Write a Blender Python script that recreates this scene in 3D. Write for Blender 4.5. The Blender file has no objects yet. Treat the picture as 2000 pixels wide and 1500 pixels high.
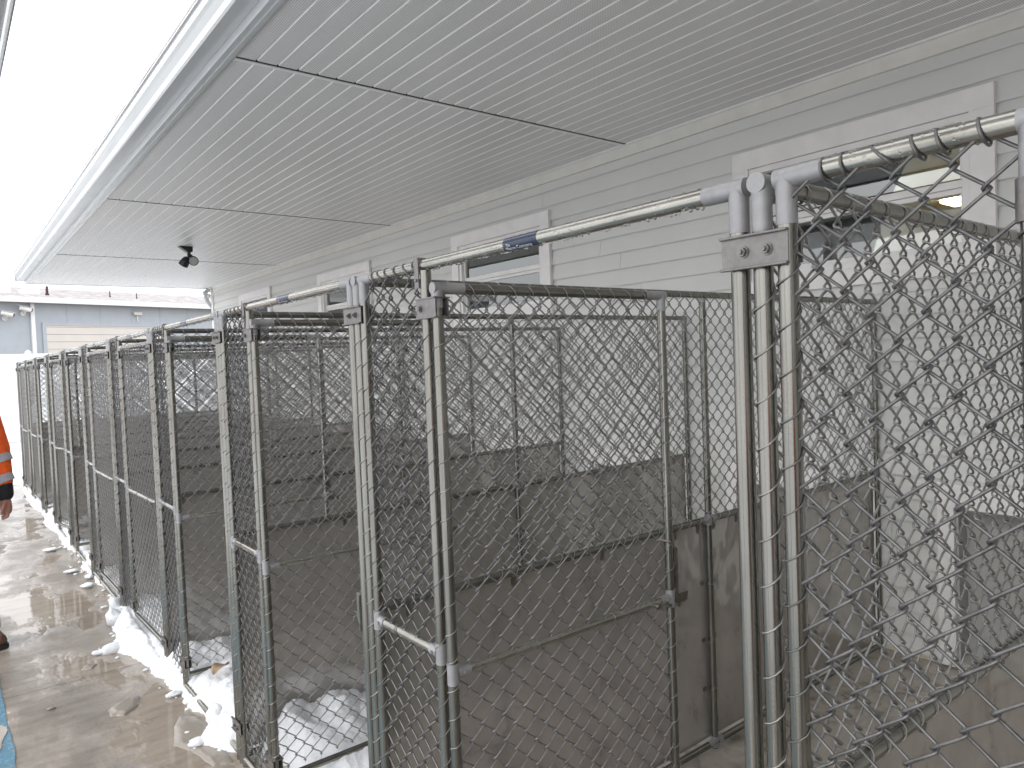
import bpy, math, random, numpy as np
from mathutils import Vector, Matrix, noise
random.seed(7)
R=math.radians
scene=bpy.context.scene; col=scene.collection
# ------------------------------------------------------------------ measured layout (metres)
H=1.83; XF=0.893; Y0=0.5654; M=1.22; XW=3.8265; HS=3.062; NK=10
CAMZ=1.6035; YAW=0.668; PIT=0.0337; ROLL=-0.0392; FPX=1413.43
# ------------------------------------------------------------------ materials
def newmat(name):
    m=bpy.data.materials.new(name); m.use_nodes=True; nt=m.node_tree
    return m,nt,nt.nodes['Principled BSDF']
def N(nt,t,**kw):
    n=nt.nodes.new(t)
    for k,v in kw.items():
        if k.startswith('i_'):
            key=k[2:].replace('_',' '); n.inputs[key].default_value=v
        else: setattr(n,k,v)
    return n
def L(nt,a,b): nt.links.new(a,b)
def coords(nt,scale=(1,1,1),obj=True):
    tc=N(nt,'ShaderNodeTexCoord'); mp=N(nt,'ShaderNodeMapping'); mp.inputs['Scale'].default_value=scale
    L(nt,tc.outputs['Object' if obj else 'Generated'],mp.inputs['Vector']); return mp.outputs['Vector']
def noise_n(nt,vec,scale,detail=4,rough=.55):
    n=N(nt,'ShaderNodeTexNoise'); n.inputs['Scale'].default_value=scale; n.inputs['Detail'].default_value=detail
    n.inputs['Roughness'].default_value=rough; L(nt,vec,n.inputs['Vector']); return n.outputs['Fac']
def ramp(nt,fac,stops):
    r=N(nt,'ShaderNodeValToRGB'); e=r.color_ramp.elements
    while len(e)<len(stops): e.new(.5)
    for el,(p,c) in zip(e,stops):
        el.position=p; el.color=(*c,1) if len(c)==3 else c
    L(nt,fac,r.inputs['Fac']); return r.outputs['Color']
def maprange(nt,fac,a,b,c,d):
    n=N(nt,'ShaderNodeMapRange'); n.inputs[1].default_value=a;n.inputs[2].default_value=b;n.inputs[3].default_value=c;n.inputs[4].default_value=d
    L(nt,fac,n.inputs[0]); return n.outputs[0]
def bump(nt,b,h,strength=.3,dist=.01,prev=None):
    n=N(nt,'ShaderNodeBump'); n.inputs['Strength'].default_value=strength; n.inputs['Distance'].default_value=dist
    L(nt,h,n.inputs['Height'])
    if prev is not None: L(nt,prev,n.inputs['Normal'])
    if b is not None: L(nt,n.outputs['Normal'],b.inputs['Normal'])
    return n.outputs['Normal']
def g(v): return (v,v,v)
def metal(name,c1,c2,r1,r2,metallic=1.,sc=25,bs=.15,stretch=(1,1,.15)):
    m,nt,b=newmat(name); v=coords(nt,stretch); n=noise_n(nt,v,sc); n2=noise_n(nt,coords(nt),180,2)
    L(nt,ramp(nt,n,[(.3,c1),(.7,c2)]),b.inputs['Base Color']); L(nt,maprange(nt,n,.3,.7,r1,r2),b.inputs['Roughness'])
    b.inputs['Metallic'].default_value=metallic; bump(nt,b,n2,bs,.0006); return m
GALV=metal('galvanised_pipe',(.18,.178,.16),(.26,.256,.232),.13,.25,.85)
# pipe used on the long rails, dirtier and wet
RAILM=metal('wet_galvanised_rail',(.30,.29,.255),(.42,.41,.37),.17,.32,.88,40,.2,(1,.3,1))
WIRED=metal('dark_strip_wire',(.115,.115,.115),(.21,.208,.206),.34,.5,.65,60,.2,(1,1,1))  # darker tone of the chain link wire, for the front strips
WIRE=metal('chain_link_wire',(.20,.20,.198),(.36,.357,.352),.3,.44,.72,60,.2,(1,1,1))
TIE=metal('bright_tie_wire',(.24,.235,.22),(.40,.39,.37),.28,.4,.8,60,.1,(1,1,1))
JOINT=metal('cold_zinc_joint',(.28,.28,.285),(.35,.35,.355),.42,.55,.4,50,.3,(1,1,1))
CLAMP=metal('cast_clamp',(.16,.15,.145),(.24,.23,.225),.38,.5,.7,70,.5,(1,1,1))
STEEL=metal('latch_steel',(.20,.185,.165),(.32,.30,.27),.28,.4,.9,50,.1,(1,1,1))
def panel_mat():
    m,nt,b=newmat('partition_sheet'); v=coords(nt)
    n=noise_n(nt,v,2.2,3); sp=noise_n(nt,coords(nt,(1,1,.6)),9,6,.7)
    c=ramp(nt,sp,[(.25,(.25,.215,.19)),(.40,(.44,.418,.392)),(.75,(.52,.497,.468))])
    L(nt,c,b.inputs['Base Color']); b.inputs['Metallic'].default_value=.5
    L(nt,maprange(nt,sp,.3,.8,.07,.14),b.inputs['Roughness']); b.inputs['IOR'].default_value=1.75
    bump(nt,b,n,.5,.05); return m
PANEL=panel_mat()
def siding_mat():
    m,nt,b=newmat('lap_siding_paint'); g1=noise_n(nt,coords(nt,(4,.7,30)),9,5,.6); big=noise_n(nt,coords(nt),.9,3)
    L(nt,ramp(nt,big,[(.3,(.655,.66,.635)),(.7,(.705,.71,.685))]),b.inputs['Base Color'])
    b.inputs['Roughness'].default_value=.5; bump(nt,b,g1,.25,.0015); return m
SIDING=siding_mat()
def paint(name,c,r=.45,sc=6,var=.05,bs=.08,spec=.5):
    m,nt,b=newmat(name); n=noise_n(nt,coords(nt),sc,5)
    c2=tuple(max(0,x*(1-var*2)) for x in c); L(nt,ramp(nt,n,[(.3,c2),(.65,c)]),b.inputs['Base Color'])
    L(nt,maprange(nt,n,.3,.7,r*.85,r*1.15),b.inputs['Roughness']); b.inputs['Specular IOR Level'].default_value=spec
    bump(nt,b,noise_n(nt,coords(nt),120,3),bs,.001); return m
TRIM=paint('white_trim',(.86,.84,.825),.45)
FRIEZE=paint('cream_frieze',(.74,.73,.68),.5)
GUTTER=paint('white_aluminium',(.56,.58,.585),.2,2,.03,.02)
VINYL=paint('white_vinyl',(.82,.83,.84),.4)
ROOMW=paint('room_wall_paint',(.78,.72,.58),.7)
BLACK=paint('black_plastic',(.012,.012,.013),.35)
WHITEP=paint('white_plastic',(.8,.8,.78),.35)
GREYPL=paint('grey_flap',(.42,.42,.40),.5)
RUSTY=paint('rusty_brown',(.06,.035,.03),.8)
NAVY=paint('navy_decal',(.02,.035,.07),.22,30,.1)
INK=paint('white_ink',(.75,.75,.75),.5)
WAREW=paint('pale_blue_metal',(.42,.46,.505),.5,3,.04)
CREAM=paint('cream_door',(.66,.625,.59),.5,2,.03)
def soffit_mat():
    m,nt,b=newmat('perforated_soffit'); tc=N(nt,'ShaderNodeTexCoord'); sp=N(nt,'ShaderNodeSeparateXYZ'); L(nt,tc.outputs['Object'],sp.inputs[0])
    def frac(sock,per):
        a=N(nt,'ShaderNodeMath',operation='DIVIDE'); a.inputs[1].default_value=per; L(nt,sock,a.inputs[0])
        f=N(nt,'ShaderNodeMath',operation='FRACT'); L(nt,a.outputs[0],f.inputs[0])
        s=N(nt,'ShaderNodeMath',operation='SUBTRACT'); L(nt,f.outputs[0],s.inputs[0]); s.inputs[1].default_value=.5; return s.outputs[0]
    fx=frac(sp.outputs[0],.0098); fy=frac(sp.outputs[1],.0098)
    cx=N(nt,'ShaderNodeCombineXYZ'); L(nt,fx,cx.inputs[0]); L(nt,fy,cx.inputs[1])
    ln=N(nt,'ShaderNodeVectorMath',operation='LENGTH'); L(nt,cx.outputs[0],ln.inputs[0])
    lt=N(nt,'ShaderNodeMath',operation='LESS_THAN'); L(nt,ln.outputs['Value'],lt.inputs[0]); lt.inputs[1].default_value=.2
    big=noise_n(nt,coords(nt),.8,3)
    basec=ramp(nt,big,[(.3,(.74,.74,.735)),(.7,(.79,.79,.785))])
    mx=N(nt,'ShaderNodeMix',data_type='RGBA'); L(nt,lt.outputs[0],mx.inputs['Factor']); L(nt,basec,mx.inputs['A']); mx.inputs['B'].default_value=(.10,.10,.10,1)
    L(nt,mx.outputs['Result'],b.inputs['Base Color']); b.inputs['Roughness'].default_value=.38; return m
SOFFIT=soffit_mat()
SOFTRIM=paint('soffit_channel',(.87,.87,.87),.35)
DARKGAP=paint('dark_gap',(.03,.028,.025),.8)
def ground_mat():
    m,nt,b=newmat('wet_concrete'); v=coords(nt); 
    big=noise_n(nt,coords(nt,(1,.55,1)),1.7,5,.6); mid=noise_n(nt,coords(nt,(.5,1.6,1)),7,6,.65); fine=noise_n(nt,v,330,3,.7); grit=noise_n(nt,v,70,6,.85)
    c1=ramp(nt,mid,[(.25,(.185,.152,.122)),(.5,(.275,.236,.192)),(.78,(.345,.302,.252))])
    spk=ramp(nt,grit,[(.34,(.5,.5,.5)),(.42,(1,1,1)),(.62,(1,1,1)),(.72,(1.35,1.33,1.3))])
    mx=N(nt,'ShaderNodeMix',data_type='RGBA',blend_type='MULTIPLY'); mx.inputs['Factor'].default_value=1; L(nt,c1,mx.inputs['A']); L(nt,spk,mx.inputs['B'])
    L(nt,mx.outputs['Result'],b.inputs['Base Color'])
    pud=ramp(nt,big,[(.40,g(1)),(.53,g(0))])        # 1 = damp rough, 0 = standing water
    rgh=maprange(nt,pud,0,1,.025,.17); L(nt,rgh,b.inputs['Roughness'])
    b.inputs['IOR'].default_value=1.5; b.inputs['Specular IOR Level'].default_value=.6
    mul=N(nt,'ShaderNodeMath',operation='MULTIPLY'); L(nt,grit,mul.inputs[0]); L(nt,pud,mul.inputs[1])
    n1=bump(nt,None,mul.outputs[0],1.0,.016)
    n2=bump(nt,b,noise_n(nt,coords(nt,(1,1.6,1)),11,3),.10,.004,n1); return m
GROUND=ground_mat()
def floor_mat():
    m,nt,b=newmat('kennel_floor_coating'); v=coords(nt); n=noise_n(nt,v,5,7,.7); n2=noise_n(nt,v,1.3,3)
    L(nt,ramp(nt,n,[(.34,(.12,.095,.065)),(.42,(.30,.265,.22)),(.5,(.40,.365,.32)),(.72,(.50,.46,.405))]),b.inputs['Base Color'])
    L(nt,maprange(nt,n2,.35,.65,.12,.4),b.inputs['Roughness']); bump(nt,b,noise_n(nt,v,80,3),.15,.002); return m
FLOOR=floor_mat()
def snow_mat():
    m,nt,b=newmat('snow'); v=coords(nt); b.inputs['Base Color'].default_value=(.78,.80,.83,1); b.inputs['Roughness'].default_value=.6
    b.inputs['Subsurface Weight'].default_value=.25; b.inputs['Subsurface Radius'].default_value=(.03,.04,.05); b.inputs['Subsurface Scale'].default_value=.3
    n=noise_n(nt,v,160,5,.75); n2=noise_n(nt,v,45,3); bump(nt,b,n,.8,.006,bump(nt,None,n2,.6,.014)); return m
SNOW=snow_mat()
def blue_mat():
    m,nt,b=newmat('blue_paint_worn'); v=coords(nt,(1,.7,1)); n=noise_n(nt,v,28,7,.75); n2=noise_n(nt,v,2.6,2)
    L(nt,ramp(nt,n,[(.33,(.30,.30,.28)),(.43,(.06,.17,.25)),(.6,(.09,.24,.34)),(.8,(.22,.38,.46))]),b.inputs['Base Color'])
    L(nt,maprange(nt,n,.3,.7,.1,.35),b.inputs['Roughness']); bump(nt,b,n,.5,.006); return m
BLUE=blue_mat()
def glass_mat():
    m,nt,b=newmat('window_glass'); out=nt.nodes['Material Output']
    tr=N(nt,'ShaderNodeBsdfTransparent'); tr.inputs[0].default_value=(.72,.74,.70,1); gl=N(nt,'ShaderNodeBsdfGlossy'); gl.inputs['Roughness'].default_value=.01; gl.inputs['Color'].default_value=(.9,.93,.92,1)
    fr=N(nt,'ShaderNodeFresnel'); fr.inputs[0].default_value=2.3; mx=N(nt,'ShaderNodeMixShader'); L(nt,fr.outputs[0],mx.inputs[0]); L(nt,tr.outputs[0],mx.inputs[1]); L(nt,gl.outputs[0],mx.inputs[2])
    L(nt,mx.outputs[0],out.inputs['Surface']); return m
GLASS=glass_mat()
def drop_mat():
    m,nt,b=newmat('water_drop'); b.inputs['Base Color'].default_value=(1,1,1,1); b.inputs['Roughness'].default_value=0; b.inputs['IOR'].default_value=1.33
    b.inputs['Transmission Weight'].default_value=1; return m
DROP=drop_mat()
def ice_mat():
    m,nt,b=newmat('clear_slush'); b.inputs['Base Color'].default_value=(.25,.225,.19,1); b.inputs['Roughness'].default_value=.22
    bump(nt,b,noise_n(nt,coords(nt),60,4),.5,.004); return m
ICE=ice_mat()
def emit_mat(name,c,s):
    m,nt,b=newmat(name); b.inputs['Emission Color'].default_value=(*c,1); b.inputs['Emission Strength'].default_value=s; b.inputs['Base Color'].default_value=(*c,1)
    n=noise_n(nt,coords(nt),3,1); L(nt,maprange(nt,n,0,1,.5,.6),b.inputs['Roughness']); return m
LAMP=emit_mat('warm_lamp',(1,.82,.5),12)
def cloth(name,c,sc=40,fold=.5,r=.8):
    m,nt,b=newmat(name); n=noise_n(nt,coords(nt),sc,4); L(nt,ramp(nt,n,[(.3,tuple(x*.82 for x in c)),(.7,c)]),b.inputs['Base Color']); b.inputs['Roughness'].default_value=r
    bump(nt,b,noise_n(nt,coords(nt,(1,1,1.6)),14,3),fold,.02); return m
ORANGE=cloth('orange_hivis',(.95,.13,.015)); REFL=cloth('grey_reflective_tape',(.42,.41,.44),60,.2,.5); BLKCL=cloth('black_fabric',(.012,.012,.014)); DENIM=cloth('dark_work_trousers',(.03,.032,.04))
SKIN=cloth('skin',(.42,.20,.14),30,.15,.5); HAIR=cloth('dark_hair',(.03,.02,.015)); BOOT=cloth('brown_leather',(.10,.045,.025),30,.3,.4); SOLE=paint('rubber_sole',(.015,.014,.013),.7)
def shingle_mat():
    m,nt,b=newmat('snow_dusted_shingles'); n=noise_n(nt,coords(nt,(1,1,3)),3.2,6,.7)
    L(nt,ramp(nt,n,[(.36,(.20,.18,.175)),(.5,(.32,.30,.295)),(.66,(.47,.46,.46))]),b.inputs['Base Color']); b.inputs['Roughness'].default_value=.85; bump(nt,b,noise_n(nt,coords(nt),20,3),.5,.02); return m
SHINGLE=shingle_mat()
LEAF=paint('dead_leaf',(.50,.36,.24),.7,20,.2,.4)
# ------------------------------------------------------------------ mesh builder
class MB:
    def __init__(s): s.v=[]; s.f=[]; s.sm=[]; s.mi=[]; s.cur=0
    def add(s,vs,fs,smooth=False):
        o=len(s.v); s.v.extend([tuple(p) for p in vs]); 
        for f in fs: s.f.append([i+o for i in f]); s.sm.append(smooth); s.mi.append(s.cur)
    def box(s,x0,x1,y0,y1,z0,z1):
        s.add([(x,y,z) for x in(x0,x1) for y in(y0,y1) for z in(z0,z1)],[(0,1,3,2),(4,6,7,5),(0,4,5,1),(2,3,7,6),(0,2,6,4),(1,5,7,3)])
    def obox(s,c,ax,ay,az,b=0.0):
        c=Vector(c);ax=Vector(ax);ay=Vector(ay);az=Vector(az)
        vs=[c+ax*i+ay*j+az*k for i in(-1,1) for j in(-1,1) for k in(-1,1)]
        s.add(vs,[(0,1,3,2),(4,6,7,5),(0,4,5,1),(2,3,7,6),(0,2,6,4),(1,5,7,3)])
    def tube(s,pts,r,n=8,closed=False,caps=True):
        P=np.array(pts,float); k=len(P)
        rr=np.array(r,float) if hasattr(r,'__len__') else np.full(k,float(r))
        T=np.zeros_like(P)
        if closed: T=np.roll(P,-1,0)-np.roll(P,1,0)
        else:
            T[1:-1]=(P[2:]-P[:-2]); T[0]=P[1]-P[0]; T[-1]=P[-1]-P[-2]
        T/= (np.linalg.norm(T,axis=1,keepdims=True)+1e-12)
        u=np.cross(T[0],(0,0,1)); 
        if np.linalg.norm(u)<.1: u=np.cross(T[0],(1,0,0))
        u/=np.linalg.norm(u); vs=[]
        a=np.linspace(0,2*np.pi,n,endpoint=False)
        for i in range(k):
            u=u-T[i]*(u@T[i]); u/=np.linalg.norm(u)+1e-12; w=np.cross(T[i],u)
            sc=1.0
            if 0<i<k-1 and not closed:
                d=(P[i]-P[i-1]); d/=np.linalg.norm(d)+1e-12; c=abs(d@T[i]); sc=1/max(c,.6)
            ring=P[i]+rr[i]*sc*(np.cos(a)[:,None]*u+np.sin(a)[:,None]*w); vs.extend(map(tuple,ring))
        fs=[]; kk=k if closed else k-1
        for i in range(kk):
            A=i*n; B=((i+1)%k)*n
            for j in range(n): fs.append((A+j,A+(j+1)%n,B+(j+1)%n,B+j))
        s.add(vs,fs,True)
        if caps and not closed: s.add(vs[:n],[tuple(range(n))[::-1]]); s.add(vs[-n:],[tuple(range(n))])
    def cyl(s,a,b,r,n=20,caps=True): s.tube([a,b],r,n,False,caps)
    def prism(s,prof,y0,y1,smooth=False):   # profile in (x,z), extruded along y
        n=len(prof); vs=[(x,y0,z) for x,z in prof]+[(x,y1,z) for x,z in prof]
        s.add(vs,[(i,(i+1)%n,n+(i+1)%n,n+i) for i in range(n)]+[tuple(range(n))[::-1],tuple(range(n,2*n))],smooth)
    def ball(s,c,r,n=6,m=4,sq=(1,1,1)):
        vs=[]; fs=[]
        for i in range(1,m):
            t=math.pi*i/m
            for j in range(n):
                p=2*math.pi*j/n; vs.append((c[0]+r*sq[0]*math.sin(t)*math.cos(p),c[1]+r*sq[1]*math.sin(t)*math.sin(p),c[2]+r*sq[2]*math.cos(t)))
        top=len(vs); vs.append((c[0],c[1],c[2]+r*sq[2])); bot=len(vs); vs.append((c[0],c[1],c[2]-r*sq[2]))
        for i in range(m-2):
            for j in range(n): fs.append((i*n+j,(i+1)*n+j,(i+1)*n+(j+1)%n,i*n+(j+1)%n))
        for j in range(n): fs.append((top,j,(j+1)%n)); fs.append((bot,(m-2)*n+(j+1)%n,(m-2)*n+j))
        s.add(vs,fs,True)
    def mesh(s,name,mats):
        me=bpy.data.meshes.new(name); me.from_pydata(s.v,[],s.f)
        me.polygons.foreach_set('use_smooth',s.sm); me.polygons.foreach_set('material_index',s.mi)
        for m in (mats if isinstance(mats,(list,tuple)) else [mats]): me.materials.append(m)
        me.update(); return me
    def build(s,name,mats,parent=None,loc=(0,0,0),rz=0,bevel=0):
        return link(name,s.mesh(name,mats),parent,loc,rz,bevel)
def link(name,me,parent=None,loc=(0,0,0),rz=0,bevel=0):
    o=bpy.data.objects.new(name,me); col.objects.link(o); o.location=loc; o.rotation_euler=(0,0,rz)
    if parent is not None: o.parent=parent
    if bevel:
        b=o.modifiers.new('bevel','BEVEL'); b.width=bevel; b.segments=2; b.limit_method='ANGLE'; b.angle_limit=R(40)
    return o
def islands(me):
    n=len(me.vertices); par=list(range(n))
    def fd(i):
        while par[i]!=i: par[i]=par[par[i]]; i=par[i]
        return i
    for e in me.edges:
        a,b=fd(e.vertices[0]),fd(e.vertices[1])
        if a!=b: par[a]=b
    return [fd(i) for i in range(n)]
def cluster(me,key):
    """split a mesh into several meshes by the key of each connected piece's middle"""
    isl=islands(me); acc={}
    for i,r in enumerate(isl): acc.setdefault(r,[]).append(i)
    kk={}
    for r,vi in acc.items():
        c=Vector((0,0,0))
        for i in vi: c+=me.vertices[i].co
        kk[r]=key(c/len(vi))
    out=[]
    for k in sorted(set(kk.values())):
        sel=[i for i in range(len(isl)) if kk[isl[i]]==k]; mp={v:j for j,v in enumerate(sel)}
        fs=[p for p in me.polygons if p.vertices[0] in mp]
        m=bpy.data.meshes.new(me.name); m.from_pydata([tuple(me.vertices[i].co) for i in sel],[],[[mp[v] for v in p.vertices] for p in fs])
        for q,p in zip(m.polygons,fs): q.use_smooth=p.use_smooth; q.material_index=p.material_index
        for t in me.materials: m.materials.append(t)
        m.update(); out.append(m)
    return out
def empty(name,loc,rz=0):
    o=bpy.data.objects.new(name,None); col.objects.link(o); o.location=loc; o.rotation_euler=(0,0,rz); o.empty_display_size=.1; return o
def tag(o,label=None,cat=None,group=None,kind=None):
    if label: o['label']=label
    if cat: o['category']=cat
    if group: o['group']=group
    if kind: o['kind']=kind
    return o
# ------------------------------------------------------------------ chain link
def weave(mb,origin,ud,wd,width,height,r=.0019,n=5,d=.0036,seed=0,sp=.032):
    """woven wires: each one a flattened spiral going up, hooked round its neighbours"""
    rnd=random.Random(seed); O=Vector(origin); U=Vector(ud); W=Vector(wd)
    nw=max(1,int(round(width/sp))); s=width/nw; hp=.032; nh=int(round(height/hp)); e=.0027
    for i in range(nw):
        c=s*(i+.5); pts=[]; jz=rnd.uniform(-.0005,.0005)
        for k in range(nh+1):
            side=1 if (k+i)%2 else -1; z=k*hp+jz; x=side*(s/2+e); bow=.0012*math.sin(k*.37+i*.21+seed)
            # rising to the right in front (-W), rising to the left behind (+W)
            a,b=(-1,1) if side==1 else (1,-1)
            bx=side*.0046
            pts+= [O+U*(c+x-bx)+W*(a*d+bow)+Vector((0,0,z-.0055)), O+U*(c+x)+W*(a*d*.62+bow)+Vector((0,0,z-.0016)),
                   O+U*(c+x)+W*(b*d*.62+bow)+Vector((0,0,z+.0016)), O+U*(c+x-bx)+W*(b*d+bow)+Vector((0,0,z+.0055))]
        mb.tube(pts,r,n,False,False)
def coil(mb,base,r,z0,z1,pitch,wr=.0013,n=10,phase=0,sides=4,droop=.006):
    pts=[]; t=0; steps=int((z1-z0)/pitch*n)
    for i in range(steps):
        a=phase+2*math.pi*i/n; z=z0+pitch*i/n
        rr=r+ .0012*(.5+.5*math.sin(a*3))
        pts.append((base[0]+rr*math.cos(a),base[1]+rr*math.sin(a),z+droop*math.sin(a+1)))
    mb.tube(pts,wr,sides,False,False)
def ring(mb,c,axis,r,wr=.0014,tilt=.3,n=12,sides=4):
    ax=Vector(axis).normalized(); up=Vector((0,0,1)); side=ax.cross(up).normalized()
    pts=[Vector(c)+side*(r*math.cos(2*math.pi*i/n))+up*(r*math.sin(2*math.pi*i/n))+ax*(tilt*r*math.sin(2*math.pi*i/n)) for i in range(n)]
    mb.tube(pts,wr,sides,True)
PR=.0132   # pipe radius
YS=M-.037  # strip end post
YH=M-.347  # hinge post
YO=.036    # opening post
GY=YH-.045 # gate post
GW=.760
meshes={}
def build_front():
    D={}
    for nm,y in (('open',YO),('strip',YS),('hinge',YH)):
        mb=MB(); top=H-.04 if nm!='hinge' else H-PR
        mb.cyl((0,y,0),(0,y,top),PR,24); D['post_'+nm]=mb.mesh('post',GALV)
    mb=MB(); mb.cyl((0,YO+.04,H),(0,YS-.04,H),PR,24); D['rail']=mb.mesh('top_rail',RAILM)
    mb=MB(); mb.cyl((0,YO,.03),(0,YS,.03),PR*.95,18); D['sill']=mb.mesh('bottom_rail',RAILM)
    mb=MB(); mb.cyl((0,YH,.92),(0,YS,.92),PR*.92,18); D['mid']=mb.mesh('mid_rail',RAILM)
    def joint(y,dy):
        mb=MB(); r=PR+.0007
        mb.cyl((0,y,H-.062),(0,y,H+r*.55),r,24); mb.cyl((0,y-dy*r*.98,H),(0,y+dy*.055,H),r,24)
        return mb
    D['joint_o']=joint(YO,1).mesh('corner_joint',JOINT); D['joint_s']=joint(YS,-1).mesh('corner_joint',JOINT)
    mb=MB(); 
    for y in (YH,YS):
        sg=1 if y==YH else -1
        mb.cyl((0,y,.895),(0,y,.945),PR+.0012,20); mb.cyl((0,y+sg*.01,.92),(0,y+sg*.04,.92),PR+.0006,18); mb.cyl((-.018,y+sg*.022,.92),(-.008,y+sg*.022,.92),.004,6)
    D['tee']=mb.mesh('rail_fitting',JOINT)
    # strap at the top of the hinge post
    mb=MB(); 
    for sx in (-1,1): mb.obox((sx*.0155,YH+.014,H-.02),(.0015,0,0),(0,.009,0),(0,0,.034))
    mb.tube([(-.0155,YH+.014,H+.012),(-.011,YH+.014,H+.0155),(.011,YH+.014,H+.0155),(.0155,YH+.014,H+.012)],.003,6)
    mb.cyl((-.021,YH+.014,H-.035),(.021,YH+.014,H-.035),.004,8)
    D['strap']=mb.mesh('post_strap',CLAMP)
    mb=MB(); weave(mb,(0,YH+.012,.07),(0,1,0),(-1,0,0),YS-YH-.024,H-.085,r=.0023,n=6,seed=3,d=.0050); D['chain']=mb.mesh('chain_link',WIRED)
    mb=MB()
    coil(mb,(0,YS),PR+.0012,.06,H-.1,.066,phase=.5); coil(mb,(0,YH),PR+.0012,.06,H-.06,.072,phase=1.7)
    y=YH+.035; i=0
    while y<YS-.05: ring(mb,(0,y,H-.002),(0,1,0),PR+.0022,.0019,.5+.4*math.sin(i*2.1)); y+=.041+.008*math.sin(i*1.3); i+=1
    ring(mb,(0,YH+.2,.92),(0,1,0),PR+.002,.0016,.2)
    D['ties']=mb.mesh('tie_wire',WIRED)
    def clamp(z):
        mb=MB(); x=-.0165
        mb.box(x-.003,x,-.049,.053,z-.0215,z+.0215)
        for zz in (z-.0235,z+.020): mb.box(x-.009,x,-.0495,.0535,zz,zz+.0035)
        for yy in (-.018,.018):
            mb.cyl((x-.003,yy,z),(x-.0095,yy,z),.0068,6); mb.cyl((x-.0095,yy,z),(x-.013,yy,z),.0034,10)
            mb.cyl((x-.003,yy,z),(x-.0045,yy,z),.0088,14)
        mb.box(.0145,.0175,-.049,.053,z-.020,z+.020)
        return mb.mesh('post_clamp',CLAMP)
    D['clamp_t']=clamp(1.738); D['clamp_b']=clamp(.155)
    # strike plate on the opening post
    mb=MB(); x=-.004; y=YO+PR
    mb.box(x-.0015,x+.0015,y-.003,y+.034,.915,.968)
    mb.box(x-.012,x+.012,y-.001,y+.002,.865,.968)
    for z in (.930,.955): mb.cyl((x-.0015,y+.019,z),(x-.0050,y+.019,z),.005,10)
    mb.obox((x,y+.020,.9145),(.008,0,0),(0,.022,0),(0,0,.0015))
    vs=[];n=9
    for k in range(n+1):
        a=k/n*1.45; vs+=[(x-.002,y+.002,.915-.045*k/n),(x-.002,y+.002+.036*math.cos(a)**.7,.915-.045*k/n-.002),(x+.002,y+.002,.915-.045*k/n),(x+.002,y+.002+.036*math.cos(a)**.7,.915-.045*k/n-.002)]
    fs=[]
    for k in range(n):
        o=4*k; fs+=[(o,o+1,o+5,o+4),(o+2,o+6,o+7,o+3),(o+1,o+3,o+7,o+5)]
    mb.add(vs,fs)
    D['strike']=mb.mesh('latch_strike',STEEL)
    mb=MB(); n=24
    for r,(ya,yb) in ((PR+.0006,(.462,.562)),):
        mb.cyl((0,ya,H),(0,yb,H),r,32)
    D['decal']=mb.mesh('decal',NAVY)
    # drops: hanging below and beads on the flanks
    rnd=random.Random(5); mb=MB()
    for i in range(150):
        y=rnd.uniform(.09,YS-.06); a=rnd.gauss(math.pi*1.5,.35); r=rnd.uniform(.0012,.0030)
        mb.ball((PR*math.cos(a),y,H+PR*math.sin(a)-r*.4),r,7,5,(1,1,1.25))
    for i in range(260):
        y=rnd.uniform(.09,YS-.06); a=rnd.uniform(math.pi*.6,math.pi*1.45); r=rnd.uniform(.0007,.0020)
        mb.ball((PR*math.cos(a),y,H+PR*math.sin(a)),r,6,4)
    for i in range(25):
        y=rnd.uniform(YH+.03,YS-.03); mb.ball((-PR*.5,y,.92-PR*.8),rnd.uniform(.001,.002),6,4)
    D['drops']=mb.mesh('water_drops',DROP)
    return D
def text_mesh(body,size):
    cu=bpy.data.curves.new('txt','FONT'); cu.body=body; cu.size=size; cu.extrude=0; cu.align_x='LEFT'
    o=bpy.data.objects.new('txt',cu); col.objects.link(o); dg=bpy.context.evaluated_depsgraph_get(); dg.update()
    me=bpy.data.meshes.new_from_object(o.evaluated_get(dg)); bpy.data.objects.remove(o); return me
def build_lettering():
    mb=MB()
    for body,size,y0,ph in (('The',.008,.552,R(-28)),('Mason Company',.0115,.557,R(-62))):
        me=text_mesh(body,size); r=PR+.0011; vs=[]
        for v in me.vertices:
            a=ph+v.co.y/r; vs.append((-r*math.cos(a),y0-v.co.x,H+r*math.sin(a)))
        mb.add(vs,[tuple(p.vertices) for p in me.polygons])
    return mb.mesh('lettering',INK)
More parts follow.
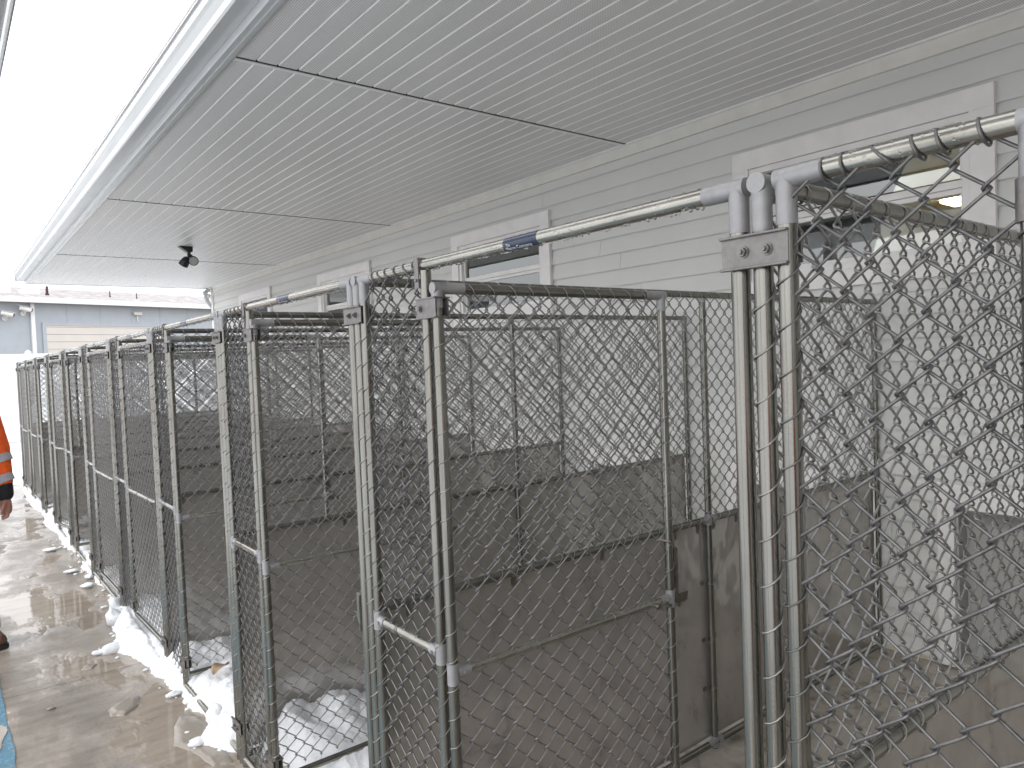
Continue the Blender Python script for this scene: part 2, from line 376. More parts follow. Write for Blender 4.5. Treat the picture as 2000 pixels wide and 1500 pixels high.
def build_gate2():
    zt=1.772; r=PR*.95
    mb=MB(); coil(mb,(0,0),r+.0012,.12,zt-.06,.066,phase=2.); coil(mb,(0,-GW),r+.0012,.12,zt-.06,.075,phase=.3)
    y=-.09; i=0
    while y>-GW+.05:
        ring(mb,(0,y,zt-.004),(0,1,0),r+.0028,.0013,.55+.2*math.sin(i)); y-=.058+.006*math.sin(i*1.7); i+=1
    ring(mb,(0,-.52,.885),(0,1,0),r,.0013,.2); ring(mb,(0,-.25,.885),(0,1,0),r,.0013,.2)
    ties=mb.mesh('tie_wire',TIE)
    # latch: channel with sliding bolt on the free post
    mb=MB(); y=-GW; x=0
    mb.box(-.008,.012,y-.030,y-.014,.87,1.03); mb.box(-.012,.014,y-.034,y+.02,.862,.872); mb.box(-.004,.0,y-.075,y-.03,.862,.89)
    mb.cyl((.002,y-.022,1.03),(.002,y-.022,1.055),.005,8); mb.cyl((-.03,y-.006,.868),(.03,y-.006,.868),.0045,8)
    mb.cyl((-.02,y+.01,1.055),(.02,y+.01,1.055),.004,8)
    latch=mb.mesh('latch',STEEL)
    mb=MB(); mb.cyl((-.032,y+.085,.885),(.02,y+.085,.885),.0042,8); mb.cyl((-.034,y+.085,.885),(-.024,y+.085,.885),.0075,6); FD['rail_bolt']=mb.mesh('rail_bolt',STEEL)
    # hinge clamps gripping the fixed post and letting the gate post turn
    mb=MB()
    for z in (1.728,.155):
        for s in (-1,1): mb.box(s*.0165-.0015,s*.0165+.0015,-.019,.063,z-.021,z+.021)
        for zz in (z-.0235,z+.0205):
            mb.box(-.0215,.0215,-.0195,.0635,zz,zz+.003)
        mb.cyl((-.0245,.047,z),(.0245,.047,z),.0058,6); mb.cyl((-.0205,.047,z),(.0205,.047,z),.0085,14)
    hinge=mb.mesh('hinge',CLAMP)
    return ties,latch,hinge
def gate_meshes():
    D={}; zt=1.772; zb=.085; r=PR*.95
    mb=MB()
    mb.cyl((0,0,zb),(0,0,zt-.03),r,22); mb.cyl((0,-GW,zb),(0,-GW,zt-.03),r,22)
    mb.cyl((0,-.03,zt),(0,-GW+.03,zt),r,22); mb.cyl((0,0,zb+.012),(0,-GW,zb+.012),r,18)
    D['frame']=mb.mesh('gate',GALV)
    mb=MB()
    for y,s in((0,-1),(-GW,1)): mb.cyl((0,y,zt-.045),(0,y,zt+r*.5),r+.0008,22); mb.cyl((0,y-s*r,zt),(0,y+s*.07,zt),r+.0008,22)
    D['corner_joint']=mb.mesh('corner_joint',JOINT)
    mb=MB(); mb.cyl((0,0,.885),(0,-GW,.885),r*.9,18); D['mid_rail']=mb.mesh('mid_rail',RAILM)
    mb=MB()
    for y,s in((0,-1),(-GW,1)):
        mb.cyl((0,y,.86),(0,y,.91),r+.0012,20); mb.cyl((0,y+s*.012,.885),(0,y+s*.045,.885),r*.9+.001,18); mb.cyl((-.018,y+s*.025,.885),(.018,y+s*.025,.885),.0035,6)
    D['rail_fitting']=mb.mesh('rail_fitting',JOINT)
    mb=MB(); weave(mb,(0,-GW+.012,.135),(0,1,0),(-1,0,0),GW-.024,zt-.15,r=.0020,n=5,seed=11,d=.0050)
    D['chain_link']=mb.mesh('chain_link',WIRE)
    D['tie_wire'],D['latch'],D['hinge']=build_gate2()
    return D
PX1=1.49; PX2=XW-XF-.012
def partition_meshes():
    D={}; zm=.935
    for nm,x in (('f',0),('m',PX1),('b',PX2)):
        mb=MB(); mb.cyl((x,0,0),(x,0,H-.03 if nm!='m' else H-PR),PR,22); D['post_'+nm]=mb.mesh('post',GALV)
    mb=MB(); mb.cyl((.03,0,H),(PX2-.03,0,H),PR,22); D['top_rail']=mb.mesh('top_rail',GALV)
    mb=MB(); mb.cyl((0,0,zm),(PX2,0,zm),PR,20); D['mid_rail']=mb.mesh('mid_rail',GALV)
    mb=MB(); mb.cyl((0,0,.028),(PX2,0,.028),PR,18); D['bottom_rail']=mb.mesh('bottom_rail',GALV)
    mb=MB()
    for xx,sg in ((0,1),(PX2,-1)): mb.cyl((xx,0,H-.065),(xx,0,H),PR+.0008,24); mb.cyl((xx-sg*PR*1.05,0,H),(xx+sg*.055,0,H),PR+.0008,24)
    D['corner_joint']=mb.mesh('corner_joint',JOINT)
    mb=MB()
    for z in (zm,.03):
        for s in(-1,1): mb.cyl((PX1+s*.012,0,z),(PX1+s*.042,0,z),PR+.001,18); mb.cyl((PX1+s*.028,-.019,z),(PX1+s*.028,.0,z),.004,6)
        mb.cyl((PX1,0,z-.022),(PX1,0,z+.022),PR+.0012,20)
    mb.cyl((PX1,0,H-.03),(PX1,0,H-.012),PR+.002,20)
    D['rail_fitting']=mb.mesh('rail_fitting',JOINT)
    # glossy sheet, as a grid so it can sag a little between its clips
    mb=MB(); nx,nz=60,20; vs=[];fs=[]
    for i in range(nx+1):
        for j in range(nz+1):
            x=.015+(PX2-.03)*i/nx; z=.045+(zm-.055)*j/nz
            y=.016+.0035*noise.noise(Vector((x*2.3,3.1,z*2.0)))+.0012*noise.noise(Vector((x*7,1.1,z*6)))
            vs.append((x,y,z))
    for i in range(nx):
        for j in range(nz): a=i*(nz+1)+j; fs.append((a,a+nz+1,a+nz+2,a+1))
    mb.add(vs,fs,True); k=len(vs); vs2=[(x,y+.006,z) for x,y,z in vs]; mb.add(vs2,[f[::-1] for f in fs],True)
    mb.box(.015,PX2-.015,.0165,.0215,zm-.012,zm-.009)
    D['solid_panel']=mb.mesh('solid_panel',PANEL)
    mb=MB()
    for x in (.12,.5,.9,1.3,1.44,1.54,1.7,2.1,2.5,2.8):
        mb.obox((x,.0125,zm-.035),(.008,0,0),(0,.002,0),(0,0,.014)); mb.cyl((x,.011,zm-.035),(x,.006,zm-.035),.0035,8)
    for z in (.25,.45,.68):
        for s in(-1,1): mb.obox((PX1+s*.035,.0125,z),(.010,0,0),(0,.002,0),(0,0,.007)); mb.cyl((PX1+s*.035,.011,z),(PX1+s*.035,.006,z),.0035,8)
        mb.cyl((PX1,0,z-.007),(PX1,0,z+.007),PR+.0014,18)
    D['panel_clips']=mb.mesh('panel_clips',STEEL)
    mb=MB(); weave(mb,(.012,0,zm+.02),(1,0,0),(0,-1,0),PX2-.024,H-zm-.045,r=.0021,n=6,seed=21,d=.0058); D['chain_link']=mb.mesh('chain_link',WIRE)
    mb=MB(); x=.10; i=0
    while x<PX2-.06:
        ring(mb,(x,0,H-.003),(1,0,0),PR+.0026,.0013,-.55+.2*math.sin(i)); ring(mb,(x+.02,0,zm+.003),(1,0,0),PR+.0026,.0013,.6)
        x+=.062+.006*math.sin(i*1.9); i+=1
    coil(mb,(0,0),PR+.0012,.06,H-.1,.064,phase=2.6,wr=.0014); coil(mb,(PX1,0),PR+.0012,zm,H-.06,.07,phase=1.); coil(mb,(PX2,0),PR+.0012,zm,H-.06,.07,phase=.2)
    D['tie_wire']=mb.mesh('tie_wire',TIE)
    return D
FD=build_front(); LET=build_lettering(); GD=gate_meshes(); PD=partition_meshes()
OPEN={0:R(89.2),1:R(90),2:R(88),3:R(1.2),4:R(.6),5:R(91),6:R(9),7:R(93),8:R(1),9:R(.5)}
ordn=['first','second','third','fourth','fifth','sixth','seventh','eighth','ninth','tenth','eleventh']
FT=cluster(FD['tee'],lambda c:round(c.y,0) if 0 else int(c.y>(YH+YS)/2)); FSN=[p for p in cluster(GD['rail_fitting'],lambda c:int(c.y<-GW/2))]
GJ=cluster(GD['corner_joint'],lambda c:int(c.y<-GW/2)); GH=cluster(GD['hinge'],lambda c:int(c.z>1))
PJ=cluster(PD['corner_joint'],lambda c:int(c.x>1)); PF=cluster(PD['rail_fitting'],lambda c:int(c.z*1.4)); PC=cluster(PD['panel_clips'],lambda c:(round(c.z,1),round(c.x,2)))
for k in range(NK):
    root=empty('dog_kennel',(XF,Y0+k*M,0))
    st='open inward' if OPEN[k]>.8 else ('slightly ajar' if OPEN[k]>.1 else 'shut')
    tag(root,f"{ordn[k]} full kennel front from the near end of the run, mesh gate {st}",'kennel gate panel','chain link kennel fronts along the wet walkway')
    for key in ('post_open','post_strip','post_hinge'): link('post',FD[key],root)
    link('top_rail',FD['rail'],root); link('bottom_rail',FD['sill'],root); link('mid_rail',FD['mid'],root)
    link('corner_joint',FD['joint_o'],root); link('corner_joint',FD['joint_s'],root)
    for q in FT: link('rail_fitting',q,root)
    link('post_strap',FD['strap'],root); link('chain_link',FD['chain'],root); link('tie_wire',FD['ties'],root)
    link('post_clamp',FD['clamp_t'],root,bevel=.0008); link('post_clamp',FD['clamp_b'],root,bevel=.0008)
    link('latch_strike',FD['strike'],root)
    d=link('decal',FD['decal'],root); d['label']='navy blue maker decal wrapped round the top rail'
    link('lettering',LET,d)
    if k<5: o=link('water_drops',FD['drops'],root); o['kind']='stuff'
    gt=link('gate',GD['frame'],root,(0,GY,0),OPEN[k]); gt['label']='chain link gate '+st
    for key in ('mid_rail','chain_link','tie_wire','latch'): link(key,GD[key],gt)
    link('rail_bolt',FD['rail_bolt'],gt)
    for nm,ls in (('corner_joint',GJ),('rail_fitting',FSN)):
        for q in ls: link(nm,q,gt)
    for q in GH: link('hinge',q,root,(0,GY,0))
for k in range(-1,NK+1):
    root=empty('kennel_partition',(XF,Y0+k*M,0))
    if k==-1: lb='kennel partition nearest the camera position, beside the first kennel front'
    elif k==0: lb='side partition of fine mesh over a solid sheet, nearest of those in view, bolted to the first triple posts'
    elif k==NK: lb='last side partition at the far end of the kennel run'
    else: lb=f"side partition between the {ordn[k-1]} and {ordn[k]} kennel from the near end"
    if k==-1: bpy.data.objects.remove(root); continue
    tag(root,lb if k else 'nearest side partition, fine mesh over a solid sheet, behind the first triple posts','kennel partition','side partitions between the kennels')
    for key,me in PD.items():
        if key not in ('corner_joint','rail_fitting','panel_clips'): link('post' if key.startswith('post_') else key,me,root)
    for nm,ls in (('corner_joint',PJ),('rail_fitting',PF),('panel_clip',PC)):
        for q in ls: link(nm,q,root)
# near end: strip of the kennel front before the first triple posts
root=empty('dog_kennel',(XF,Y0-M,0)); tag(root,'nearest kennel front strip at the right edge, coarse mesh close to the camera','kennel gate panel','chain link kennel fronts along the wet walkway')
YE=.251-(Y0-M); link('post',FD['post_strip'],root)
mb=MB(); mb.cyl((0,YE,0),(0,YE,H-.04),PR,24); mb.build('post',GALV,root)
mb=MB(); mb.cyl((0,YE+.008,H),(0,YS-.04,H),PR,24); mb.build('top_rail',RAILM,root); mb=MB(); mb.cyl((0,YE,.03),(0,YS,.03),PR,18); mb.build('bottom_rail',RAILM,root)
link('corner_joint',FD['joint_s'],root)
mb=MB(); r_=PR+.0008; mb.cyl((0,YE,H-.062),(0,YE,H+r_*.6),r_,24); mb.cyl((0,YE-r_,H),(0,YE+.013,H),r_,24); mb.build('corner_joint',JOINT,root)
mb=MB(); weave(mb,(0,YE+.012,.07),(0,1,0),(-1,0,0),YS-YE-.024,H-.085,r=.0022,n=6,seed=5,d=.0050); mb.build('chain_link',WIRED,root)
mb=MB(); coil(mb,(0,YS),PR+.0012,.06,H-.1,.062,phase=.5); coil(mb,(0,YE),PR+.0012,.06,H-.1,.066,phase=2)
for i,y in enumerate((.045,.086,.112,.150,.196)): ring(mb,(0,YE+y,H-.002),(0,1,0),PR+.0022,.0019,(.25,.3,.35,.9,.15)[i])
ring(mb,(0,YS-.055,H-.002),(0,1,0),PR+.002,.0019,.1); mb.build('tie_wire',WIRED,root)
mb=MB(); rnd=random.Random(9)
for i in range(90):
    y=rnd.uniform(YE+.05,YS-.06); a=rnd.uniform(math.pi*.55,math.pi*1.55); r=rnd.uniform(.0008,.0022); mb.ball((PR*math.cos(a),y,H+PR*math.sin(a)),r,7,5)
o=mb.build('water_drops',DROP,root); o['kind']='stuff'
mb=MB(); mb.cyl((0,YE,H-.105),(0,YE,H-.06),PR+.004,20); mb.box(-.022,.022,YE-.05,YE,H-.10,H-.065); mb.build('post_clamp',CLAMP,root)
# far end post clamp
root=empty('end_post',(XF,Y0+NK*M,0)); mb=MB(); mb.cyl((0,YO,0),(0,YO,H),PR,20); 
tag(root,'last galvanised post closing the far end of the kennel run','post'); mb.build('pipe',GALV,root); mb=MB(); mb.ball((0,YO,H),PR,12,6); mb.build('cap',JOINT,root)
for nm,key in (('post_clamp','clamp_t'),('post_clamp','clamp_b')): link(nm,FD[key],root)
# ------------------------------------------------------------------ main building
bld=empty('kennel_building',(0,0,0)); tag(bld,'pale grey lap-sided building with deep white soffit running over the kennels','building')
YA,YB=-6.2,13.2
WIN=[(1.22,2.60,1.925,2.775),(4.28,5.66,1.925,2.765),(7.30,8.72,1.925,2.765),(10.4,11.78,1.925,2.80)]
DOORS=[(Y0+k*M+.355,Y0+k*M+.855) for k in range(-1,NK)]
TW=.105
holes=[(a+TW,b-TW,c+TW-.02,d-TW) for a,b,c,d in WIN]+[(a,b,.04,.80) for a,b in DOORS]
mb=MB(); rnd=random.Random(2)
z=0.035; expo=.1165; ztop=2.985; rows=[]
k=0
while True:
    zt=2.916-k*expo
    rows.append((zt-expo,zt)); k+=1
    if zt-expo<.04: break
rows.insert(0,(2.916,2.99))
for (z0,z1) in rows:
    z0=max(z0,.03)
    iv=[(YA,YB)]
    for (ha,hb,hc,hd) in holes:
        if z1>hc+.01 and z0<hd-.01:
            nv=[]
            for a,b in iv:
                if hb<=a or ha>=b: nv.append((a,b)); continue
                if ha>a: nv.append((a,ha))
                if hb<b: nv.append((hb,b))
            iv=nv
    y=YA+rnd.uniform(.5,3.4); cuts=[]
    while y<YB: cuts.append(y); y+=3.66
    for a,b in iv:
        pts=[a]+[c for c in cuts if a+.15<c<b-.15]+[b]
        for i in range(len(pts)-1):
            ya=pts[i]+(.0012 if i else 0); yb=pts[i+1]-(.0012 if i<len(pts)-2 else 0)
            mb.prism([(XW,z0),(XW+.0135,z1),(XW+.0155,z1+.03),(XW+.0185,z1+.03),(XW+.003,z0)],ya,yb)
mb.build('siding',SIDING,bld)
# sheathing with openings
mb=MB(); ys=sorted(set([YA,YB]+[h[0] for h in holes]+[h[1] for h in holes])); zs=sorted(set([0,3.3]+[h[2] for h in holes]+[h[3] for h in holes]))
for i in range(len(ys)-1):
    for j in range(len(zs)-1):
        yc=(ys[i]+ys[i+1])/2; zc=(zs[j]+zs[j+1])/2
        if any(h[0]<yc<h[1] and h[2]<zc<h[3] for h in holes): continue
        mb.box(XW+.0195,XW+.14,ys[i],ys[i+1],zs[j],zs[j+1])
mb.build('wall_core',ROOMW,bld)
mb=MB(); y=YA
while y<YB: mb.box(XW-.012,XW+.012,y+.0015,min(y+3.6,YB),2.983,HS-.001); y+=3.6
mb.build('frieze_board',FRIEZE,bld)
mb=MB(); mb.box(XW-.014,XW+.08,YB,YB+.09,.02,HS-.002); mb.build('corner_board',TRIM,bld)
mb=MB(); mb.box(XW+.081,XW+8,YB-.1,YB+.02,0,3.3); mb.build('end_wall',SIDING,bld)
mb=MB(); z=.05
while z<2.9: mb.box(-2.3,XW-.03,-3.3,-3.285-.012,z,min(z+.112,3.05)); z+=.1165
mb.box(-2.3,XW-.03,-3.4,-3.30,0,3.05)
mb.build('added_shade_wall',SIDING,bld)  # unseen wall added behind the camera to darken post reflections and near soffit
# soffit boards: V-groove strips running along the building
mb=MB(); x=1.150; w=.1015; JY=[YA,3.4926-.02,3.4926+3.305,3.4926+6.61,13.36]
prof=[]
gx=.006; gd=.006
xs=x; prof_t=[]
while xs<XW:
    xe=min(xs+w,XW)
    prof_t+=[(xs+gx,HS),(xe-gx,HS),(xe-gx*.4,HS+gd),(xe+gx*.4,HS+gd)]
    xs+=w
for s in range(len(JY)-1):
    ya=JY[s]+.004; yb=JY[s+1]-(.034 if s<len(JY)-2 else .004); n=len(prof_t)
    vs=[(px,ya,pz) for px,pz in prof_t]+[(px,yb,pz) for px,pz in prof_t]
    for i in range(n-1):
        mb.cur=0 if i%4==0 else 1; mb.add([vs[i],vs[i+1],vs[n+i+1],vs[n+i]],[(0,1,2,3)])  # groove faces take the paler colour, imitating light caught on their facets
    mb.cur=0
mb.build('soffit',[SOFFIT,SOFTRIM],bld)
mb=MB()
mb.box(1.15,XW+.02,YA,13.36,HS+.02,HS+.03); mb.build('soffit_backing',DARKGAP,bld)
for y in JY[1:-1]:
    mb=MB(); mb.box(1.15,XW-.013,y-.021,y+.003,HS-.005,HS+.012); mb.build('soffit_joint',SOFTRIM,bld)
    mb=MB(); mb.box(1.16,XW-.02,y-.033,y-.0215,HS-.0015,HS+.015); mb.build('joint_gap',DARKGAP,bld)
mb=MB(); mb.box(1.15,XW,13.345,13.37,HS-.008,HS+.02); mb.box(XW-.03,XW-.013,YA,13.34,HS-.006,HS+.01); mb.build('edge_channel',SOFTRIM,bld)
# fascia, drip edge, gutter
mb=MB(); mb.prism([(1.092,3.052),(1.150,3.052),(1.150,3.066),(1.110,3.066),(1.110,3.27),(1.092,3.27)],YA,13.37)
mb.prism([(1.118,3.0465),(1.138,3.0465),(1.138,3.0518),(1.118,3.0518)],YA,13.37); mb.build('fascia',GUTTER,bld)
mb=MB()
gp=[(1.0905,3.092),(1.012,3.092),(1.004,3.10),(1.000,3.128),(.984,3.158),(.972,3.172),(.968,3.205),(.958,3.208),(.958,3.214),(.972,3.214),(.974,3.176),(.988,3.160),(1.004,3.13),(1.008,3.104),(1.014,3.096),(1.0905,3.096)]
mb.prism(gp,YA,13.40); mb.box(.97,1.09,13.40,13.405,3.092,3.21); mb.build('gutter',GUTTER,bld)
mb=MB(); mb.prism([(1.06,3.275),(1.0,3.285),(1.0,3.30),(8.5,5.8),(8.5,5.7),(3.9,3.4),(1.12,3.275)],YA,13.5); mb.build('roof',SHINGLE,bld)
# windows
INTER=[]
for wi,(a,b,c,d) in enumerate(WIN):
    mb=MB(); X0=XW-.026
    mb.box(X0,XW+.004,a,b,d-TW*1.0,d); mb.box(X0,XW+.004,a,b,c,c+TW*.85); mb.box(X0,XW+.004,a,a+TW,c+TW*.85,d-TW); mb.box(X0,XW+.004,b-TW,b,c+TW*.85,d-TW)
    w=mb.build('window',TRIM,bld,bevel=.002)
    ia,ib,ic,id_=a+TW,b-TW,c+TW*.85,d-TW; fw=.035
    mb=MB(); xa,xb=XW-.012,XW+.07
    mb.box(xa,xb,ia,ib,id_-fw,id_-.0015); mb.box(xa,xb,ia,ib,ic+.0015,ic+fw); mb.box(xa,xb,ia+.0015,ia+fw,ic+fw,id_-fw); mb.box(xa,xb,ib-fw,ib-.0015,ic+fw,id_-fw)
    f=mb.build('frame',TRIM,w,bevel=.002)
    mb=MB(); zm=ic+(id_-ic)*.52; xs_=XW+.02
    mb.box(xs_,xs_+.03,ia+fw,ib-fw,zm-.018,zm+.018); mb.box(xs_+.006,xs_+.035,ia+fw,ib-fw,zm-.045,zm-.02); mb.box(xs_+.01,xs_+.04,ia+fw,ib-fw,ic+fw,ic+fw+.03)
    for (p,q) in((ia+fw,ia+fw+.02),(ib-fw-.02,ib-fw)): mb.box(xs_+.004,xs_+.034,p,q,ic+fw,zm-.046); mb.box(xs_-.002,xs_+.03,p+.001,q-.001,zm+.019,id_-fw)
    mb.build('sash',TRIM,w,bevel=.002)
    mb=MB(); mb.box(xs_+.012,xs_+.016,ia+fw+.018,ib-fw-.018,zm+.018,id_-fw); mb.box(xs_+.020,xs_+.024,ia+fw+.018,ib-fw-.018,ic+fw+.028,zm-.044)
    mb.build('glass',GLASS,w)
# room behind
mb=MB(); xr0,xr1,zc=XW+.145,XW+4.2,2.62
mb.box(xr0,xr1,YA,YB-.11,zc,zc+.02); mb.box(xr0,xr1,YA,YB-.11,.0,.02); mb.box(xr1,xr1+.05,YA,YB-.11,.02,zc); mb.box(xr0,xr1,YA-.02,YA,.02,zc)
mb.box(xr0,xr1,YB-.11,YB-.10,.02,zc)
mb.build('room_lining',ROOMW,bld)
for i,(ly,lx) in enumerate([(1.50,1.78),(7.05,1.78),(12.4,1.78)]):
    t=empty('ceiling_light',(XW+lx,ly,zc)); tag(t,['lit warm ceiling light behind the nearest window','lit warm ceiling light behind the second window','lit warm ceiling light deep behind the third window'][i],'ceiling light','ceiling lights inside the building')
    mb=MB(); mb.box(-.14,.14,-.62,.62,-.03,-.001); mb.build('housing',WHITEP,t,bevel=.004)
    mb=MB(); mb.box(-.125,.125,-.60,.60,-.055,-.0305); mb.build('diffuser',LAMP,t,bevel=.01)
# dog doors
for (a,b) in DOORS:
    mb=MB(); X0=XW-.02
    mb.box(X0,XW+.004,a-.075,b+.075,.80,.92); mb.box(X0,XW+.004,a-.075,a,.02,.80); mb.box(X0,XW+.004,b,b+.075,.02,.80)
    dd=mb.build('dog_door',TRIM,bld,bevel=.002)
    mb=MB(); mb.box(XW+.004,XW+.139,b-.012,b-.001,.04,.799); mb.box(XW+.004,XW+.139,a+.001,a+.012,.04,.799); mb.box(XW+.004,XW+.139,a+.012,b-.012,.788,.799); mb.box(X0+.002,XW+.139,a+.012,b-.012,.03,.055)
    mb.build('jamb',GREYPL,dd)
    mb=MB(); mb.box(XW+.10,XW+.112,a+.013,b-.013,.056,.787); mb.build('flap',GREYPL,dd)
# soffit flood light
t=empty('flood_light',(2.33,8.95,HS-.001)); tag(t,'black twin-head flood light hanging from the soffit','flood light')
mb=MB(); mb.prism([(-.10,0),(.055,0),(.05,-.062),(-.01,-.062)],-.045,.045); mb.build('base',BLACK,t,bevel=.006)
mb=MB(); mb.tube([(.02,0,-.06),(.015,0,-.09),(.02,.01,-.115)],.018,10); mb.tube([(.02,0,-.08),(.045,-.03,-.115)],.012,10); mb.build('arm',BLACK,t)
for nm,c,dr in (('lamp_head',(-.02,.02,-.165),Vector((-.35,.5,-.75))),('lamp_head',(.055,-.03,-.155),Vector((-.2,-.85,-.3)))):
    dr=dr.normalized(); c=Vector(c); mb=MB()
    mb.tube([c-dr*.055,c-dr*.04,c,c+dr*.045,c+dr*.055],[.02,.036,.05,.055,.055],18)
    lh=mb.build(nm,BLACK,t); mb=MB(); mb.cyl(c+dr*.0555,c+dr*.057,.047,18); mb.build('lens',GREYPL,lh)
def seccam(loc,rz,label,down=.35,sc=1.):
    t=empty('security_camera',loc,rz); tag(t,label,'security camera','white security cameras')
    mb=MB(); mb.cyl((0,0,0),(0,-.03*sc,0),.045*sc,14); mb.tube([(0,-.03*sc,0),(0,-.10*sc,-.01*sc),(0,-.14*sc,.04*sc)],.014*sc,8); mb.build('bracket',WHITEP,t)
    d=Vector((.8,-.55,-down)).normalized(); c=Vector((0,-.15*sc,.07*sc))
    mb=MB(); mb.cyl(c-d*.09*sc,c+d*.10*sc,.042*sc,14); mb.obox(c+Vector((0,0,.046*sc)),d*.125*sc,Vector((-d.y,d.x,0)).normalized()*.045*sc,(0,0,.003*sc)); h=mb.build('housing',WHITEP,t)
    mb=MB(); mb.cyl(c+d*.1005*sc,c+d*.103*sc,.034*sc,14); mb.build('lens',BLACK,t)
seccam((XW-.05,13.30,2.93),R(40),'small white security camera on the far corner of the lap-sided building',sc=.8)
mb=MB(); mb.tube([(XW-.02,13.33,3.05),(XW-.10,13.33,2.99),(XW-.06,13.33,2.83),(XW+.04,13.33,2.70),(XW+.04,13.33,.1)],.035,10); mb.build('downspout',GUTTER,bld)
# ------------------------------------------------------------------ left building (eave overhead at the left edge)
lb=empty('canopy',(0,0,0)); tag(lb,'white-eaved canopy at the upper left edge, gutter showing overhead, unseen rest shaped for the light','canopy')
LY0,LY1=-5.0,4.9  # only the eave edge is seen; open, narrow canopy shaped to admit daylight
def mirror(p,x0): return [(x0-(x-.958),z) for x,z in p][::-1]
gz=-.16; lx=.302
mb=MB(); mb.prism([(x,z+gz) for x,z in mirror(gp,lx)],LY0,LY1); mb.build('gutter',GUTTER,lb)
mb=MB(); mb.prism([(lx-.20,2.86),(lx-.132,2.86),(lx-.132,3.1),(lx-.152,3.1),(lx-.152,2.875),(lx-.20,2.875)],LY0,LY1); mb.build('fascia',GUTTER,lb)
mb=MB(); mb.box(-1.1,lx-.2,LY0,LY1,2.865,2.872); mb.build('soffit',SOFTRIM,lb)
mb=MB(); mb.prism([(lx-.12,3.1),(lx-.05,3.11),(-1.2,3.4),(-1.2,2.9),(lx-.2,2.9)],LY0,LY1+.1); mb.build('roof',SHINGLE,lb)
for y in (-2.0,1.1,4.6):
    mb=MB(); mb.box(-1.06,-.94,y-.06,y+.06,0,2.864); mb.box(-1.08,-.92,y-.08,y+.08,0,.12); mb.build('post',VINYL,lb,bevel=.004)
# ------------------------------------------------------------------ far warehouse
wh=empty('warehouse',(1.7,30.,0),R(16)); tag(wh,'long pale blue warehouse with cream roll-up door behind the far end','building')
mb=MB(); 
mb.box(-14,14,0,.25,0,4.30); x=-14
while x<14: mb.box(x,x+.012,-.012,0,0,4.28); x+=1.15
mb.build('wall',WAREW,wh)
mb=MB(); mb.prism([(0,0),(0,0)],0,0) if False else None
vs=[(-14.2,-.35,4.36),(14.2,-.35,4.36),(14.2,7,5.55),(-14.2,7,5.55),(-14.2,-.35,4.30),(14.2,-.35,4.30),(14.2,7,5.4),(-14.2,7,5.4)]
mb.add(vs,[(0,1,2,3),(7,6,5,4),(0,4,5,1),(1,5,6,2),(2,6,7,3),(3,7,4,0)]); mb.build('roof',SHINGLE,wh)
mb=MB(); mb.box(-14.2,14.2,-.46,-.352,4.22,4.40); mb.build('gutter',VINYL,wh)
gd0,gd1,gz1=1.38,5.6,3.45
mb=MB(); z=0
while z<gz1: mb.box(gd0,gd1,-.03-.012,-.005,z,min(z+.25,gz1)); z+=.262
gdo=mb.build('garage_door',CREAM,wh)
mb=MB(); mb.box(gd0-.12,gd0-.001,-.06,-.001,0,gz1+.12); mb.box(gd1+.001,gd1+.12,-.06,-.001,0,gz1+.12); mb.box(gd0-.001,gd1+.001,-.06,-.001,gz1+.001,gz1+.12); mb.build('door_frame',WAREW,gdo)
mb=MB(); mb.box(.90,1.02,-.12,-.012,0,4.22); mb.build('downspout',VINYL,wh)
for px,py,r,h_,m_ in ((2.3,2.0,.045,.34,RUSTY),(4.9,2.6,.022,.26,RUSTY),(5.9,2.4,.018,.24,BLACK)):
    zr=4.36+(py+.35)/7.35*1.19; mb=MB(); mb.cyl((px,py,zr-.1),(px,py,zr+h_),r,10); mb.cyl((px,py,zr-.02),(px,py,zr+.06),r*1.5,10); mb.build('roof_vent',m_,wh)
for px in (.62,1.6):  # white boxes standing in for snow patches on the roof
    mb=MB(); mb.box(px,px+.55,2.2,2.7,4.74,4.98); mb.build('roof_snow_patch',WHITEP,wh,bevel=.02)
for i,(px,pz) in enumerate(((-.42,3.62),(.12,3.68),(.68,3.86))):
    c=wh.matrix_basis@Vector((px,0,0)); p=Matrix.Rotation(R(16),3,'Z')@Vector((px,-.012,0))
    seccam((1.7+p.x,30+p.y,pz),R(16),['white security camera on the blue wall, cut by the left edge','white security camera in the middle of the three on the blue wall','white security camera on the blue wall beside the downspout'][i],.25,1.9)
t=empty('wall_lamp',(6.15,31.26,3.95),R(16)); tag(t,'small yellowish wall lamp high on the blue warehouse wall','wall lamp')
mb=MB(); mb.box(-.16,.16,-.14,-.002,-.05,.07); mb.build('hood',CREAM,t,bevel=.02); mb=MB(); mb.cyl((0,-.05,-.3),(0,-.05,-.05),.02,8); mb.build('conduit',WHITEP,t)
# ------------------------------------------------------------------ white vinyl fence
t=empty('vinyl_fence',(0,21.0,0)); tag(t,'tall white vinyl privacy fence across the far end of the yard','fence')
mb=MB(); x=-6.0
while x<13: mb.box(x+.002,x+.150,-.012,.012,.12,2.12); x+=.152
mb.build('boards',VINYL,t)
mb=MB(); mb.box(-6,13,-.03,.03,2.10,2.20); mb.box(-6,13,-.03,.03,.05,.16); mb.box(-6,13,-.025,.025,1.85,1.92); mb.build('rail',VINYL,t)
x=-5.2
while x<13: mb=MB(); mb.box(x-.06,x+.06,-.065,.065,0,2.24); mb.prism([(x-.07,2.24),(x+.07,2.24),(x,2.30)],-.07,.07); mb.build('post',VINYL,t); x+=2.3
